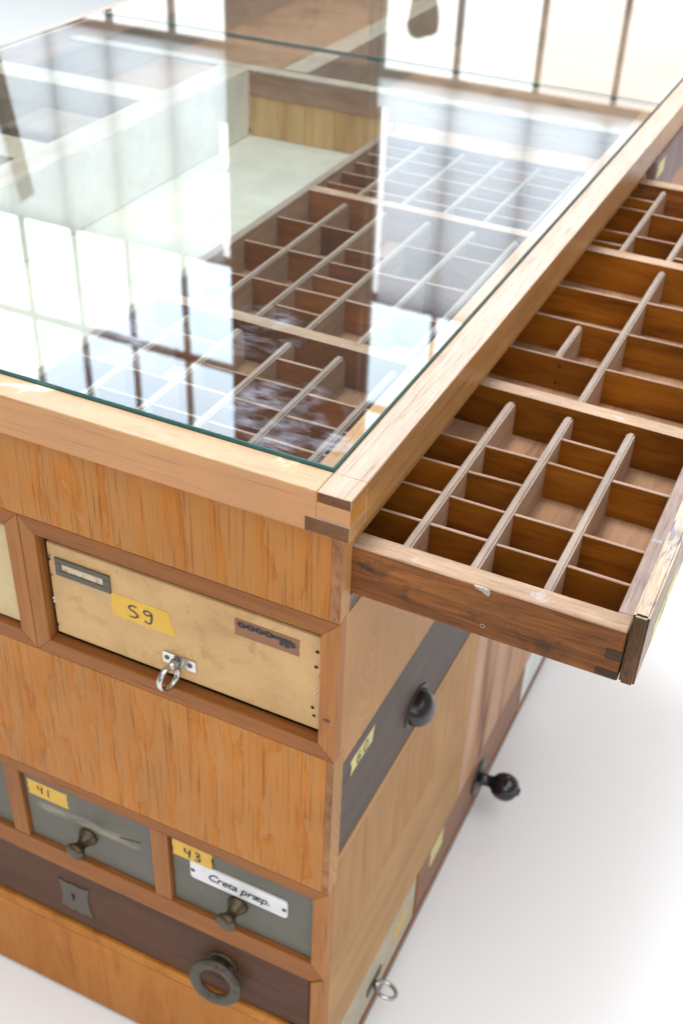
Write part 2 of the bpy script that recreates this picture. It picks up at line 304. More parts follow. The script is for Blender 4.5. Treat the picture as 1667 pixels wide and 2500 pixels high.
def torus_into(bm, C, A, R, r0, r1=None, seg=40, sub=10, R2=None):
    A = Vector(A).normalized(); U = Vector((0, 0, 1)) - A * A.z
    U = U.normalized() if U.length > .01 else A.orthogonal().normalized()
    V = A.cross(U); C = Vector(C); r1 = r1 or r0; R2 = R2 or R; g = []
    for i in range(seg):
        t = 2 * math.pi * i / seg; D = U * math.cos(t) + V * math.sin(t); P = C + U * math.cos(t) * R + V * math.sin(t) * R2
        g.append([bm.verts.new(P + D * math.cos(s_) * r0 + A * math.sin(s_) * r1) for s_ in [2 * math.pi * k / sub for k in range(sub)]])
    fs = []
    for i in range(seg):
        for k in range(sub):
            fs.append(bm.faces.new((g[i][k], g[(i + 1) % seg][k], g[(i + 1) % seg][(k + 1) % sub], g[i][(k + 1) % sub])))
    bmesh.ops.recalc_face_normals(bm, faces=fs)
def torus(name, C, A, R, r0, mat, parent, r1=None, R2=None):
    bm = bmesh.new(); torus_into(bm, C, A, R, r0, r1, R2=R2); return link(name, bm, mat, parent, True)
def smooth_path(p, k=6):
    out = []
    for i in range(len(p) - 1):
        a = p[max(i - 1, 0)]; b = p[i]; c = p[i + 1]; d_ = p[min(i + 2, len(p) - 1)]
        for j in range(k):
            t = j / k
            out.append(tuple(.5 * ((2 * b[m]) + (c[m] - a[m]) * t + (2 * a[m] - 5 * b[m] + 4 * c[m] - d_[m]) * t * t + (3 * b[m] - a[m] - 3 * c[m] + d_[m]) * t ** 3) for m in (0, 1)))
    out.append(tuple(p[-1])); return out
def stroke_into(bm, path, wd, h, T, hook=None):
    """a pen stroke: flat ribbon with slightly varying width"""
    p = smooth_path(path); L = []; R_ = []
    for i, q in enumerate(p):
        a = p[max(i - 1, 0)]; b = p[min(i + 1, len(p) - 1)]
        t = Vector((b[0] - a[0], b[1] - a[1])); t = t.normalized() if t.length > 0 else Vector((1, 0))
        n = Vector((-t.y, t.x)); k = wd * .5 * (.8 + .35 * abs(t.y))
        if i in (0, len(p) - 1): k *= .6
        L.append(bm.verts.new(T(q[0] + n.x * k, q[1] + n.y * k, h))); R_.append(bm.verts.new(T(q[0] - n.x * k, q[1] - n.y * k, h)))
    for i in range(len(p) - 1): bm.faces.new((L[i], L[i + 1], R_[i + 1], R_[i]))
GL = {'S': [[(.8, .95), (.45, 1.0), (.15, .82), (.25, .6), (.6, .48), (.85, .25), (.6, .02), (.1, .0)]],
      '9': [[(.15, .72), (.2, .9), (.5, 1.0), (.8, .85), (.8, .5), (.72, .1), (.5, -.08), (.15, .05)], [(.15, .72), (.42, .60), (.78, .74)]],
      '4': [[(.15, 1.0), (.1, .62), (.3, .5), (.7, .6)], [(.72, 1.0), (.66, .5), (.6, 0)]],
      '1': [[(.5, 1.0), (.48, .5), (.45, 0)]],
      '3': [[(.2, .9), (.55, 1.0), (.7, .78), (.4, .55), (.75, .35), (.55, .02), (.12, .08)]],
      '6': [[(.7, 1.0), (.3, .7), (.15, .3), (.4, .0), (.75, .15), (.7, .45), (.3, .42)]],
      '0': [[(.45, 1.0), (.15, .6), (.25, .1), (.55, .0), (.8, .4), (.7, .85), (.45, 1.0)]],
      '7': [[(.15, .95), (.8, .95), (.5, .4), (.4, 0)]], '2': [[(.2, .8), (.5, 1.0), (.75, .75), (.2, .02), (.8, .05)]]}
def written(name, txt, u, v, cw, ch, wd, T, h, mat, parent, ang=0.0, su=1):
    bm = bmesh.new(); ca, sa = math.cos(ang), math.sin(ang)
    for i, chh in enumerate(txt):
        for st in GL[chh]:
            pts = [((i * 1.12 + a) * cw, b * ch) for a, b in st]
            stroke_into(bm, [(u + su * (a * ca - b * sa), v + a * sa + b * ca) for a, b in pts], wd, h, T)
    return link(name, bm, mat, parent)
def ragged(u0, u1, v0, v1, amp=.0012, n=7, skew=0.0):
    """a torn strip of tape: straight long sides, uneven short ends"""
    rg = random.Random(int((u0 * 1000 + v0 * 777)))
    L = [(u0 + rg.uniform(-amp, amp), v0 + (v1 - v0) * i / n) for i in range(n + 1)]
    R_ = [(u1 + skew * i / n + rg.uniform(-amp, amp), v1 + (v0 - v1) * i / n) for i in range(n + 1)]
    return L[::-1] + R_[::-1]
def disc(bm, u, v, rad, h, T, n=10):
    bm.faces.new([bm.verts.new(T(u + rad * math.cos(2 * math.pi * i / n), v + rad * math.sin(2 * math.pi * i / n), h)) for i in range(n)])

# ---------------------------------------------------------------- setting
bm = bmesh.new(); vs = [bm.verts.new(p) for p in ((-14, -8, -Z0 - .0025), (9, -8, -Z0 - .0025), (9, 9, -Z0 - .0025), (-14, 9, -Z0 - .0025))]; bm.faces.new(vs)
fl = link("floor", bm, FLOORM, origin=(0, 0, 0)); fl["kind"] = "structure"

# ---------------------------------------------------------------- the window wall whose image lies in the glass
WY = 5.0
SKY = emit("sky_pane", (.68, .86, 1), 7.0); CLR = emit("clear_pane", (.95, 1, .98), 2.4, .2); CLRW = emit("warm_pane", (1, .92, .86), 2.1, .2); CLRB = emit("blue_pane", (.60, .76, .88), 1.6, .25)
def cloth_blind(name, col):
    s = N(name); n = s.noise(s.vm('MULTIPLY', s.coords()[0], (.4, 1, 5)), 1.0, 2)
    t = s.n('BsdfTranslucent', {'Color': s.mix(n, tuple(c * .8 for c in col), tuple(c * 1.2 for c in col))}); s.put(s.out.inputs[0], t.outputs[0]); return s.m
BLINDA = cloth_blind("linen_blind_dim", (.37, .405, .43)); BLINDB = cloth_blind("linen_blind", (.56, .62, .66)); CLRB2 = emit("bright_slit", (.88, .95, 1), 4.6)
def ebox(name, x0, x1, y0, y1, z0, z1, mat, parent, org):
    b_ = bmesh.new(); box_into(b_, x0, x1, y0, y1, z0, z1); return link(name, b_, mat, parent, origin=org)
def window(cols, strips, label, warm):
    org = ((cols[0] + cols[-1]) / 2, WY, 0)
    e = bpy.data.objects.new("steel_window", None); COL.objects.link(e); e.location = org
    e["label"] = label; e["category"] = "window"; e["group"] = "windows behind the cabinet"
    x0, x1 = cols[0], cols[-1]
    rows = [(-.10, 1.19), (1.225, 2.42), (2.455, 3.135), (3.165, 4.3)]
    for a, b in ((-.16, -.10), (1.18, 1.23), (2.41, 2.46), (3.13, 3.18), (4.3, 4.36)):
        ebox("transom", x0, x1, WY - .03, WY + .05, a, b, STEEL, e, org)
    for x in cols: ebox("mullion", x - .010, x + .010, WY - .045, WY + .045, -.10, 4.3, STEEL, e, org)
    for i, (a, b) in enumerate(zip(cols, cols[1:])):
        for k, (z0, z1) in enumerate(rows):
            m = SKY if k >= 2 else (CLRW if (k == 0 and i in warm) else (CLRB if k == 0 and i == len(cols) - 2 and warm else CLR))
            if k == 1:
                q0, q1 = max(a + .011, strips[0]), min(b - .011, strips[1])
                ebox("pane", a + .011, b - .011, WY, WY + .006, z0, z1, CLRB2, e, org)
            else: ebox("pane", a + .011, b - .011, WY, WY + .006, z0, z1, m, e, org)
    b_ = bmesh.new(); q0, q1 = max(x0, strips[0]), min(x1, strips[1])
    e0, e1 = (x0, x1 - .004) if strips[0] < -5 else (x0 + .004, x1)
    zs = 1.60 if strips[0] < -5 else 1.36
    for a0, a1, c0, c1 in ((e0, e1, 1.21, zs), (q0, q1, zs, 1.84), (e0, e1, 1.84, 1.875), (q0, q1, 1.875, 2.435)):
        b_.faces.new([b_.verts.new(q) for q in ((a0, WY - .062, c0), (a1, WY - .062, c0), (a1, WY - .062, c1), (a0, WY - .062, c1))])
    link("roller_blind", b_, strips[2], e, origin=org)
    return e
window([-6.18, -5.78, -5.38, -4.98, -4.575, -4.17, -3.77, -3.365, -2.99], (-9, -3.055, BLINDA), "tall steel framed window left of the dark pier, mirrored in the glass", ())
window([-2.13, -1.73, -1.32, -.94, -.52, -.12, .28], (-2.065, 9, BLINDB), "tall steel framed window right of the dark pier, mirrored in the glass", (2, 3))
pr_ = bpy.data.objects.new("window_pier", None); COL.objects.link(pr_); pr_.location = (-2.56, WY, 0); pr_["label"] = "dark plastered pier between the two steel windows"; pr_["category"] = "pier"
ebox("pier_body", -2.979, -2.141, WY - .12, WY + .3, -Z0, 4.4, BRICK, pr_, (-2.56, WY, 0))
ebox("tan_panel", -2.95, -2.16, WY - .16, WY - .121, .3, 1.14, CARD, pr_, (-2.56, WY, 0))
# slanting timber in front of the left window
bm = bmesh.new(); prism_into(bm, [(-4.56, 1.40), (-4.42, 1.38), (-4.29, 2.20), (-4.35, 2.24), (-4.44, 1.7)], 0, .07, front(WY - .2))
o = link("leaning_timber", bm, wood("timber_dark", [(.3, (.02, .01, .004)), (.7, (.07, .03, .012))], 'z'), origin=(-4.45, WY - .2, 0)); o["label"] = "dark slanting timber in front of the left steel window"; o["category"] = "timber"
# brown canvas bundle standing on the sill of the right window
bm = bmesh.new(); prism_into(bm, [(-1.955, -.10), (-1.845, -.10), (-1.85, .5), (-1.845, .80), (-1.825, .90), (-1.83, .965), (-1.87, .975), (-1.91, .995), (-1.955, .985), (-1.975, .94), (-1.955, .82), (-1.95, .5)], 0, .06, front(WY - .05))
bmesh.ops.bevel(bm, geom=bm.edges[:], offset=.008, segments=2, affect='EDGES')
o = link("canvas_bundle", bm, paint("canvas", (.20, .145, .10), .9, [(9, .5, .6, (.09, .06, .04), .7)]), origin=(-1.9, WY - .05, 0)); o["label"] = "brown canvas bundle standing on the sill of the right steel window"; o["category"] = "bundle"

# ---------------------------------------------------------------- the cabinet
CAB = bpy.data.objects.new("cabinet", None); COL.objects.link(CAB); CAB.location = ROOT
CAB["label"] = "oak and plywood display cabinet with glass top and assorted salvaged drawers"; CAB["category"] = "cabinet"
W, E_, H = .930, .0086, .0364                 # width to the left edge, overhang of the top frame, its height
IN = .018                                     # inner edge of the frame
LEN = 2.05
def empty_part(name, loc, label=None):
    e = bpy.data.objects.new(name, None); COL.objects.link(e); e.parent = CAB; e.location = Vector(loc) - ROOT + Vector((0, 0, Z0))
    if label: e["label"] = label
    return e
TZ = lambda u, v, ww: Vector((u, v, ww))
# top frame, jointed at the front right corner
bm = bmesh.new()
box_into(bm, -W - E_, -IN, -E_, IN, -H, 0, .0006)
box_into(bm, -IN, E_ - .0002, -E_ + .0001, IN - .001, -.0228, -.0088)            # tongue between the two fingers
bm.normal_update()
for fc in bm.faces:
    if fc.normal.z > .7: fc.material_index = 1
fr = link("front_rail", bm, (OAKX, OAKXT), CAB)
bm = bmesh.new()
box_into(bm, -IN + .0004, E_, IN - .0002, .9115, -H, 0, .0006)
box_into(bm, -IN + .0004, E_, -E_, IN, -.0086, 0, .0005)
box_into(bm, -.0272, E_, -E_ - .0003, IN, -H, -.0230, .0005)
bm.normal_update()
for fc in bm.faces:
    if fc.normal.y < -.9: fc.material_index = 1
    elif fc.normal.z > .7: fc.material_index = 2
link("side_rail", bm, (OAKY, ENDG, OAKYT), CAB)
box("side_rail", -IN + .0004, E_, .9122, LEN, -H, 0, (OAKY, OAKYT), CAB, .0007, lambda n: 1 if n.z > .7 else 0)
ROSY = wood("rose_rail", [(.3, (.42, .27, .22)), (.7, (.58, .42, .36))], 'y', 40, 2, .5, .4)
box("side_rail", -W - E_, -W + IN, IN, LEN, -H, 0, ROSY, CAB)
box("support_ledge", -.034, -.0184, IN + .004, LEN, -.034, -.0024, OAKY, CAB)
# glass in two panes
GLS, GCL, GED = glass_mat(), clear_mat(), edge_mat()
def pane(x0, x1, y0, y1, z0, z1):
    return box("glass_pane", x0, x1, y0, y1, z0, z1, (GLS, GCL, GED), CAB, .0005, lambda n: 0 if n.z > .9 else (1 if n.z < -.9 else 2))
pane(-W + IN - .006, -IN - .0002, IN + .0002, 1.010, -.0015, .0036)
pane(-W + IN - .006, -IN - .0002, 1.0125, LEN - .02, -.0015, .0036)
# carcass panels (front face y = 0, right face x = 0)
def panel(name, x0, x1, z0, z1, mat, th=.009, y=0): return box(name, x0, x1, y, y + th, z0, z1, mat, CAB, .0003)
panel("front_panel", -W, -.0089, -.1225, -H - .0002, PLY, .0085)
panel("front_panel", -W, -.0066, -.4543, -.2765, PLY, .0085)
panel("front_panel", -W, -.0158, -.8548, -.7235, PLY2, .0085, .0006)
rg = random.Random(3)
for z0, z1, xx in ((-.1225, -H - .0002, -.0088), (-.4543, -.2765, -.0065)):
    box("edge_strip", xx, 0, 0, (.0168 if z1 > -.2 else .0196), z0, z1, (ENDG2, OAKS), CAB, .0003, lambda n: 1 if n.x > .9 else 0)
# face frames: mitred rails and stiles
def miter(name, pts, mat, y=0.0, th=.012):
    bm = bmesh.new(); prism_into(bm, pts, -th, 0, front(y))
    bmesh.ops.bevel(bm, geom=[e for e in bm.edges if all(abs(v.co.y - y) < 1e-6 for v in e.verts)], offset=.0006, segments=1, affect='EDGES')
    return link(name, bm, mat, CAB)
def face_frame(x0, x1, z0, z1, st, rt, rb, y=0.0):
    miter("face_rail", [(x0, z1), (x1, z1), (x1 - st, z1 - rt), (x0 + st, z1 - rt)], FRAME, y)
    miter("face_rail", [(x0, z0), (x0 + st, z0 + rb), (x1 - st, z0 + rb), (x1, z0)], FRAME, y)
    miter("face_stile", [(x0, z0), (x0, z1), (x0 + st, z1 - rt), (x0 + st, z0 + rb)], FRAMEZ, y)
    miter("face_stile", [(x1, z0), (x1 - st, z0 + rb), (x1 - st, z1 - rt), (x1, z1)], FRAMEZ, y)
face_frame(-.3018, 0, -.2762, -.1228, .0156, .0168, .0165)
face_frame(-.6040, -.3024, -.2762, -.1228, .0156, .0168, .0165)
face_frame(-.9060, -.6046, -.2762, -.1228, .0156, .0168, .0165)
bm = bmesh.new(); bm.faces.new([bm.verts.new((-.0080 + .0034 * math.cos(a), -.0002, -.2291 + .0022 * math.sin(a))) for a in [-2 * math.pi * k / 14 for k in range(14)]]); link("knot", bm, ENDG, CAB)
# lower row: one long frame with upright dividers
x1 = 0
miter("face_rail", [(-W, -.4546), (0, -.4546), (-.0156, -.4704), (-W, -.4704)], FRAME)
miter("face_rail", [(-W, -.5935), (-W, -.5750), (-.0156, -.5750), (0, -.5935)], FRAME)
miter("face_stile", [(0, -.4546), (0, -.5935), (-.0156, -.5750), (-.0156, -.4704)], FRAMEZ)
for k in range(5):
    xr = -.1764 - k * .1804
    box("divider_stile", xr - .0200, xr, .0006, .012, -.5752, -.4702, FRAMEZ, CAB)
# frame of the long dark drawer
miter("face_rail", [(-W, -.5938), (0, -.5938), (-.0160, -.6084), (-W, -.6084)], FRAME, .0022)
miter("face_stile", [(0, -.5938), (0, -.8548), (-.0158, -.8548), (-.0158, -.6084)], FRAMEZ, .0008)
box("face_rail", -W, -.0162, .0008, .012, -.7232, -.7070, PLY2, CAB)
box("drawer_stop", -.0420, -.0164, .004, .014, -.7070, -.7010, FRAME, CAB)
# right face
def spanel(name, y0, y1, z0, z1, mat, th=.009, x=0): return box(name, x - th, x, y0, y1, z0, z1, mat, CAB, .0003)
spanel("side_panel", .0170, LEN, -.0575, -H - .0002, OAKS)
spanel("shelf_edge", .0004, .905, -.1222, -.1062, SHELF, .014, -.0004)
prism("side_panel", [(.0124, -.1228), (.0124, -.2762), (.0199, -.2768), (.0199, -.2955), (1.02, -.2955), (1.02, -.1228)], -.009, 0, side(0), OAKS, CAB)
spanel("side_panel", .0199, 1.02, -.4340, -.4203, BAND)
prism("side_panel", [(.0199, -.4345), (.0199, -.4540), (.0126, -.4546), (.0126, -.5800), (.404, -.5800), (.404, -.4345)], -.009, 0, side(0), MAPLE, CAB)
spanel("side_panel", .4045, 1.02, -.7450, -.4345, STREAK)
spanel("side_panel", .0126, .404, -.7450, -.5803, BAND)
spanel("side_panel", .0126, 1.02, -.8548, -.8385, BROWND)
spanel("side_panel", .0126, .0200, -.8383, -.7453, BAND)
spanel("side_post", .2735, .2790, -.8383, -.7453, FRAMEZ)
spanel("side_post", .6840, .6935, -.8383, -.7453, BACKD)
spanel("side_panel", .9, LEN, -.8548, -.1062, STREAK, .009, -.001)
# hidden carcass and floor of the display
box("display_floor", -.609, -.354, .0096, .914, -.1080, -.1050, WHITEB, CAB, 0)
box("display_floor", -W + .01, -.6095, .0096, .47, -.1080, -.1050, WHITEB, CAB, 0)
box("display_floor", -W + .01, -.6095, .4705, .914, -.1080, -.1050, BAYB, CAB, 0)
box("display_floor", -.3535, -.0100, .0096, .914, -.1095, -.1065, SHELF, CAB, 0)
box("display_floor", -W + .01, -.0100, .932, LEN, -.1085, -.1050, CARD, CAB, 0)
box("back_panel", -W, 0, LEN - .01, LEN, -.8548, -H, BACKD, CAB, 0)
box("left_panel", -W, -W + .009, .0096, LEN - .012, -.8548, -H - .001, PALEB, CAB, 0)
box("carcass_floor", -W + .01, -.011, .013, LEN - .02, -.8540, -.8450, SHELF, CAB, 0)
# beams under the glass
box("support_beam", -.633, -.585, .012, .9025, -.105, -.0105, (PALEB, BEAMW), CAB, .001, lambda n: 0 if n.z > .6 else 1)
box("cross_rail", -.900, -.6335, .440, .500, -.046, -.0105, PALEB, CAB, .001)
box("cross_rail", -.900, -.6335, .700, .752, -.046, -.0105, PALEB, CAB, .001)
box("cross_rail", -.900, -.036, .9030, .9260, -.0150, -.0105, PALEB, CAB, .0008)
box("back_strip", -.5845, -.036, .9040, .914, -.0480, -.0152, BACKD, CAB, .0005)
for k in range(5):
    a = -.5845 + k * .0458
    box("back_board", a, a + .0455, .9050, .914, -.1049, -.0482, BACKB, CAB, .0005)
box("support_beam", -.545, -.505, .9325, LEN - .05, -.105, -.0105, PALEB, CAB, .001)

# ---------------------------------------------------------------- the open type case (a drawer of the cabinet)
TC = empty_part("type_case", (0, .45, -.105), "old brown type case pulled open on the right, many small compartments")
def tb(name, *a, **k): return box(name, *a, parent=TC_P, **k)
def cpart(name, x0, x1, y0, y1, z0, z1, mat, bev=.0007, fm=None):
    bm = bmesh.new(); box_into(bm, x0, x1, y0, y1, z0, z1, bev)
    if fm:
        bm.normal_update()
        for fc in bm.faces: fc.material_index = fm(fc.normal)
    o = link(name, bm, mat, None, False, origin=(0, .45, -.105 + Z0)); o.parent = TC; o.location = (0, 0, 0); return o
top0 = lambda n: 0 if n.z > .5 else 1
RT = -.0586
def side_rail(y0, y1):
    return cpart("rail", -.352, .2045, y0, y1, -.1045, RT, (RIM, CASE), .0009, top0)
side_rail(.0178, .0362); side_rail(.878, .8965)
cpart("rail", -.3630, -.3522, .0180, .8965, -.1045, RT, (DIVY, DIVS), .0009, top0)
cpart("rail", .1934, .2048, .0364, .8775, -.1040, RT, (RIMY, CASE), .0009, top0)
cpart("rail", .1936, .2046, .0186, .0363, -.0780, RT - .0003, (RIMY, CASE), .0008, top0)
cpart("dovetail", .1930, .2050, .0173, .030, -.0868, -.0768, DOVE, .0006)
cpart("dovetail", .1885, .2050, .0173, .030, -.1030, -.0962, DOVE, .0006)
cpart("bottom_board", -.352, .2040, .0364, .8775, -.1043, -.1005, CFLOOR, 0)
# thick front board with worn edges
bm = bmesh.new(); box_into(bm, .2058, .2168, .0170, .8970, -.1045, -.0408)
vert = [e for e in bm.edges]
bmesh.ops.bevel(bm, geom=vert, offset=.0018, segments=2, affect='EDGES'); bm.normal_update()
for fc in bm.faces: fc.material_index = 0 if fc.normal.z > .6 else (1 if fc.normal.y < -.5 else 2)
o = link("front_board", bm, (FRONTT, FRONTB, FRONTF), None, False, origin=(0, .45, -.105 + Z0)); o.parent = TC; o.location = (0, 0, 0)
def tpart(name, bm, mat, smooth=False):
    o = link(name, bm, mat, None, smooth, origin=(0, .45, -.105 + Z0)); o.parent = TC; o.location = (0, 0, 0); return o
bm = bmesh.new(); prism_into(bm, ragged(.060, .142, -.100, -.080, .002), 0, .0003, side(.2169)); tpart("tape", bm, TAPE2)
def tape_ink(u0):
    bm = bmesh.new()
    for i, c in enumerate("60"):
        for s_ in GL[c]: stroke_into(bm, [(u0 + (i * 1.15 + a) * .009, -.097 + b * .013) for a, b in s_], .0013, .0006, side(.2169))
    return bm
tpart("number", tape_ink(.085), INK)
# putty and worm hole on the near side
bm = bmesh.new(); prism_into(bm, [(.095, -.0592), (.0965, -.0612), (.1005, -.0622), (.1035, -.0640), (.1062, -.0650), (.1072, -.0622), (.1060, -.0598), (.1015, -.0590)], -.0005, .0012, front(.0178)); tpart("putty", bm, PUTTY)
bm = bmesh.new(); disc(bm, .1045, -.094, .0021, .0002, front(.0178)); tpart("bare_ring", bm, DIVS)
bm = bmesh.new(); disc(bm, .1045, -.094, .0010, .0004, front(.0178)); tpart("worm_hole", bm, DARK)
# cross bars: slightly askew thick bars
def bar(p0, p1, th):
    bm = bmesh.new(); prism_into(bm, [(p0[0], p0[1]), (p1[0], p1[1]), (p1[0], p1[1] + th), (p0[0], p0[1] + th)], -.1005, RT - .0002, TZ); bm.normal_update()
    for fc in bm.faces: fc.material_index = 0 if fc.normal.z > .5 else 1
    tpart("cross_bar", bm, (RIM, CROSS))
bar((-.352, .2945), (.1932, .2838), .0165); bar((-.352, .6395), (.1932, .6310), .017)
def bar_y(x, base): return base + (.193 - x) * .0192
# long dividers: worn pale top, rounded ends
def long_div(x, y0, y1, th=.0066, zt=-.0622, stub=False):
    bm = bmesh.new()
    rr = .006
    prof = [(y0, -.1005), (y1, -.1005), (y1, zt - rr), (y1 - rr * .3, zt - rr * .3), (y1 - rr, zt), (y0 + (rr if stub else 0), zt)] + ([(y0 + rr * .3, zt - rr * .3), (y0, zt - rr)] if stub else [])
    prism_into(bm, prof, -th / 2, th / 2, lambda u, v, ww: Vector((x + ww, u, v)))
    bmesh.ops.bevel(bm, geom=[e for e in bm.edges if abs(e.verts[0].co.x - e.verts[1].co.x) < 1e-6 and max(v.co.z for v in e.verts) > zt - rr - .0005 and min(v.co.z for v in e.verts) > -.1], offset=th * .22, segments=2, affect='EDGES')
    bm.normal_update()
    for fc in bm.faces: fc.material_index = 0 if fc.normal.z > .35 else 1
    tpart("long_divider", bm, (DIVY, DIVS))
JIT = random.Random(11)
def cross(x0, x1, y, zt=-.0645, th=.0028, y1=None):
    bm = bmesh.new(); y1 = y if y1 is None else y1
    y += JIT.uniform(-.0007, .0007); y1 += JIT.uniform(-.0009, .0009); zt += JIT.uniform(-.0011, .0006); th *= JIT.uniform(.9, 1.15)
    prism_into(bm, [(x0, y), (x1, y1), (x1, y1 + th), (x0, y + th)], -.1005, zt, TZ)
    bm.normal_update()
    bmesh.ops.bevel(bm, geom=[e for e in bm.edges if all(abs(v.co.z - zt) < 1e-6 for v in e.verts)], offset=.0007, segments=1, affect='EDGES')
    bm.normal_update()
    for fc in bm.faces: fc.material_index = 0 if fc.normal.z > .3 else 1
    tpart("short_divider", bm, (CROSST, CROSS))
near = [.0335, .0868, .1420]; nearL = [-.0235, -.0810, -.1368, -.1915, -.2475, -.3050]
HT = .0033
for x in near: long_div(x, .0363, .2825, .0070)
for x in nearL: long_div(x, .0363, bar_y(x, .284) - .006, .0072)
xs = sorted(nearL + near); cols = list(zip([-.3522] + [x + HT for x in xs], [x - HT for x in xs] + [.1934]))
rows = {7: [.0769, .1182, .1593, .2015], 8: [.0776, .1188, .2030, .2440], 9: [.0765, .1182, .2033], 6: [.0775, .1180, .1600, .2025], 5: [.081, .123, .165, .207], 4: [.081, .123, .165, .207], 3: [.083, .124, .167, .209, .250], 2: [.084, .125, .168, .210], 1: [.085, .126, .169, .251], 0: [.085, .169, .251]}
for i, (a, b) in enumerate(cols):
    for y in rows.get(i, []): cross(a, b, y)
# middle section
midL = [-.0250, -.0800, -.1330, -.1895, -.2465, -.2985]
for x in midL: long_div(x, bar_y(x, .2838) + .0162, bar_y(x, .6310) - .005, .0070)
long_div(.0880, .3015, .6320, .0070)
def mcols(xx, lo, hi): return list(zip([lo] + [x + HT for x in xx], [x - HT for x in xx] + [hi]))
mrows = {0: [.395, .478, .557], 1: [.394, .476, .558], 2: [.350, .393, .432, .473, .514], 3: [.394, .473, .553], 4: [.395, .474, .555, .597], 5: [.392, .470, .551]}
mx = sorted(midL)
for i, (a, b) in enumerate(mcols(mx, -.3522, .0847)):
    if i < 6:
        for y in mrows[i]: cross(a, b, y)
    else:
        for y in (.3840, .4642, .5430): cross(a, b, y)
for y in (.3815, .4640, .5435): cross(.0913, .1934, y, y1=y + .001)
long_div(.0432, .3870, .4640, .0062, -.0648, True)
# far section
farx = [-.2970, -.2380, -.1830, -.1320, -.0770, -.0225, .0332, .0870, .1420]
for x in farx: long_div(x, bar_y(x, .6310) + .017, .8775, .0064)
for i, (a, b) in enumerate(mcols(farx, -.3522, .1934)):
    for y in {6: (.6815, .7185, .7990, .8375), 7: (.7150, .7930), 8: (.6760, .7500, .8200)}.get(i, (.690, .731, .772, .813, .850)): cross(a, b, y)
# nail holes in the two brown walls nearest the middle
for u, v, Y_ in ((.047, -.074, .3838), (.0455, -.092, .3838)):
    bm = bmesh.new(); disc(bm, u, v, .0013, .0003, front(Y_)); tpart("nail_hole", bm, DARK)
# second type case, shut, in the far half of the cabinet
T2 = empty_part("type_case", (0, 1.3, -.105), "shut type case with brown front in the far half of the cabinet")
def t2part(name, bm, mat):
    o = link(name, bm, mat, None, False, origin=(0, 1.3, -.105 + Z0)); o.parent = T2; o.location = (0, 0, 0)
bm = bmesh.new(); box_into(bm, .001, .0125, .9060, 1.72, -.1045, -.0385, .0012); t2part("front_board", bm, wood("rose_brown", [(.3, (.16, .10, .095)), (.6, (.25, .17, .165)), (.8, (.31, .23, .225))], 'z', 30, 5))
bm = bmesh.new(); prism_into(bm, ragged(.915, .955, -.064, -.044, .002), 0, .0004, side(.0126)); t2part("tape", bm, TAPE2)

# ---------------------------------------------------------------- drawers of the front
def drawer(name, x0, x1, y, z0, z1, mat, label, depth=.12, bev=.0012):
    c = ((x0 + x1) / 2, y, z0)
    e = empty_part(name, c, label)
    def put(nm, bm, mt, smooth=False):
        o = link(nm, bm, mt, None, smooth, origin=(c[0], c[1], c[2] + Z0)); o.parent = e; o.location = (0, 0, 0); return o
    bm = bmesh.new(); box_into(bm, x0, x1, y, y + depth, z0, z1, bev); put("drawer_body", bm, mat)
    return put
def knob_prof(s=1.0): return [(0, 0), (.0112 * s, 0), (.0114 * s, .0018), (.0104 * s, .004), (.0078 * s, .0075), (.0058 * s, .0115), (.0056 * s, .0145), (.0078 * s, .0180), (.0104 * s, .0208), (.0110 * s, .0232), (.0102 * s, .0256), (.0066 * s, .0274), (0, .0280)]
def plate_pts(u0, u1, v0, v1, r_):
    p = []
    for cx, cy, a0 in ((u1 - r_, v1 - r_, 0), (u0 + r_, v1 - r_, 90), (u0 + r_, v0 + r_, 180), (u1 - r_, v0 + r_, 270)):
        for k in range(5):
            a = math.radians(a0 + k * 22.5); p.append((cx + r_ * math.cos(a), cy + r_ * math.sin(a)))
    return p
# box drawer 59
p = drawer("drawer", -.2818, -.0170, .0075, -.2528, -.1492, BOX59, "yellowed board drawer with tape 59, brass label holder and steel ring", .16)
FY = front(.0075)
bm = bmesh.new()
for a in ((-.2736, -.2168, -.1690, -.1632), (-.2736, -.2168, -.1825, -.1765), (-.2736, -.2672, -.1766, -.1689), (-.2244, -.2168, -.1766, -.1689)):
    box_into(bm, a[0], a[1], .0059, .0076, a[2], a[3], .0004)
p("label_holder", bm, PEWTER)
bm = bmesh.new(); box_into(bm, -.2675, -.2240, .0071, .0076, -.1768, -.1687); p("paper_slip", bm, PAPER)
bm = bmesh.new(); prism_into(bm, ragged(-.2178, -.1600, -.2060, -.1808, .0010, skew=.005), 0, .0003, FY); p("tape", bm, TAPE)
bm = bmesh.new()
for i, c in enumerate("S9"):
    for st in GL[c]: stroke_into(bm, [(-.2015 + (i * 1.25 + a) * .0118, -.2005 + b * .0128) for a, b in st], .0017, .0006, FY)
p("number", bm, INK)
bm = bmesh.new(); prism_into(bm, ragged(-.0965, -.0375, -.1776, -.1600, .0006), 0, .0004, FY); p("paper_label", bm, KRAFT)
bm = bmesh.new()                                             # printed key-like mark
for k in range(4): 
    for st in ([(-.0930 + k * .0082, -.1655), (-.0905 + k * .0082, -.1630), (-.0865 + k * .0082, -.1650), (-.0890 + k * .0082, -.1672), (-.0930 + k * .0082, -.1655)],): stroke_into(bm, st, .0026, .0007, FY)
stroke_into(bm, [(-.0615, -.1655), (-.0540, -.1650), (-.0440, -.1652)], .0042, .0007, FY); stroke_into(bm, [(-.0440, -.1655), (-.0420, -.1700)], .0042, .00075, FY)
stroke_into(bm, [(-.0535, -.1660), (-.0532, -.1720)], .0030, .0008, FY); stroke_into(bm, [(-.0490, -.1660), (-.0478, -.1725)], .0042, .00085, FY)
p("printed_mark", bm, INK)
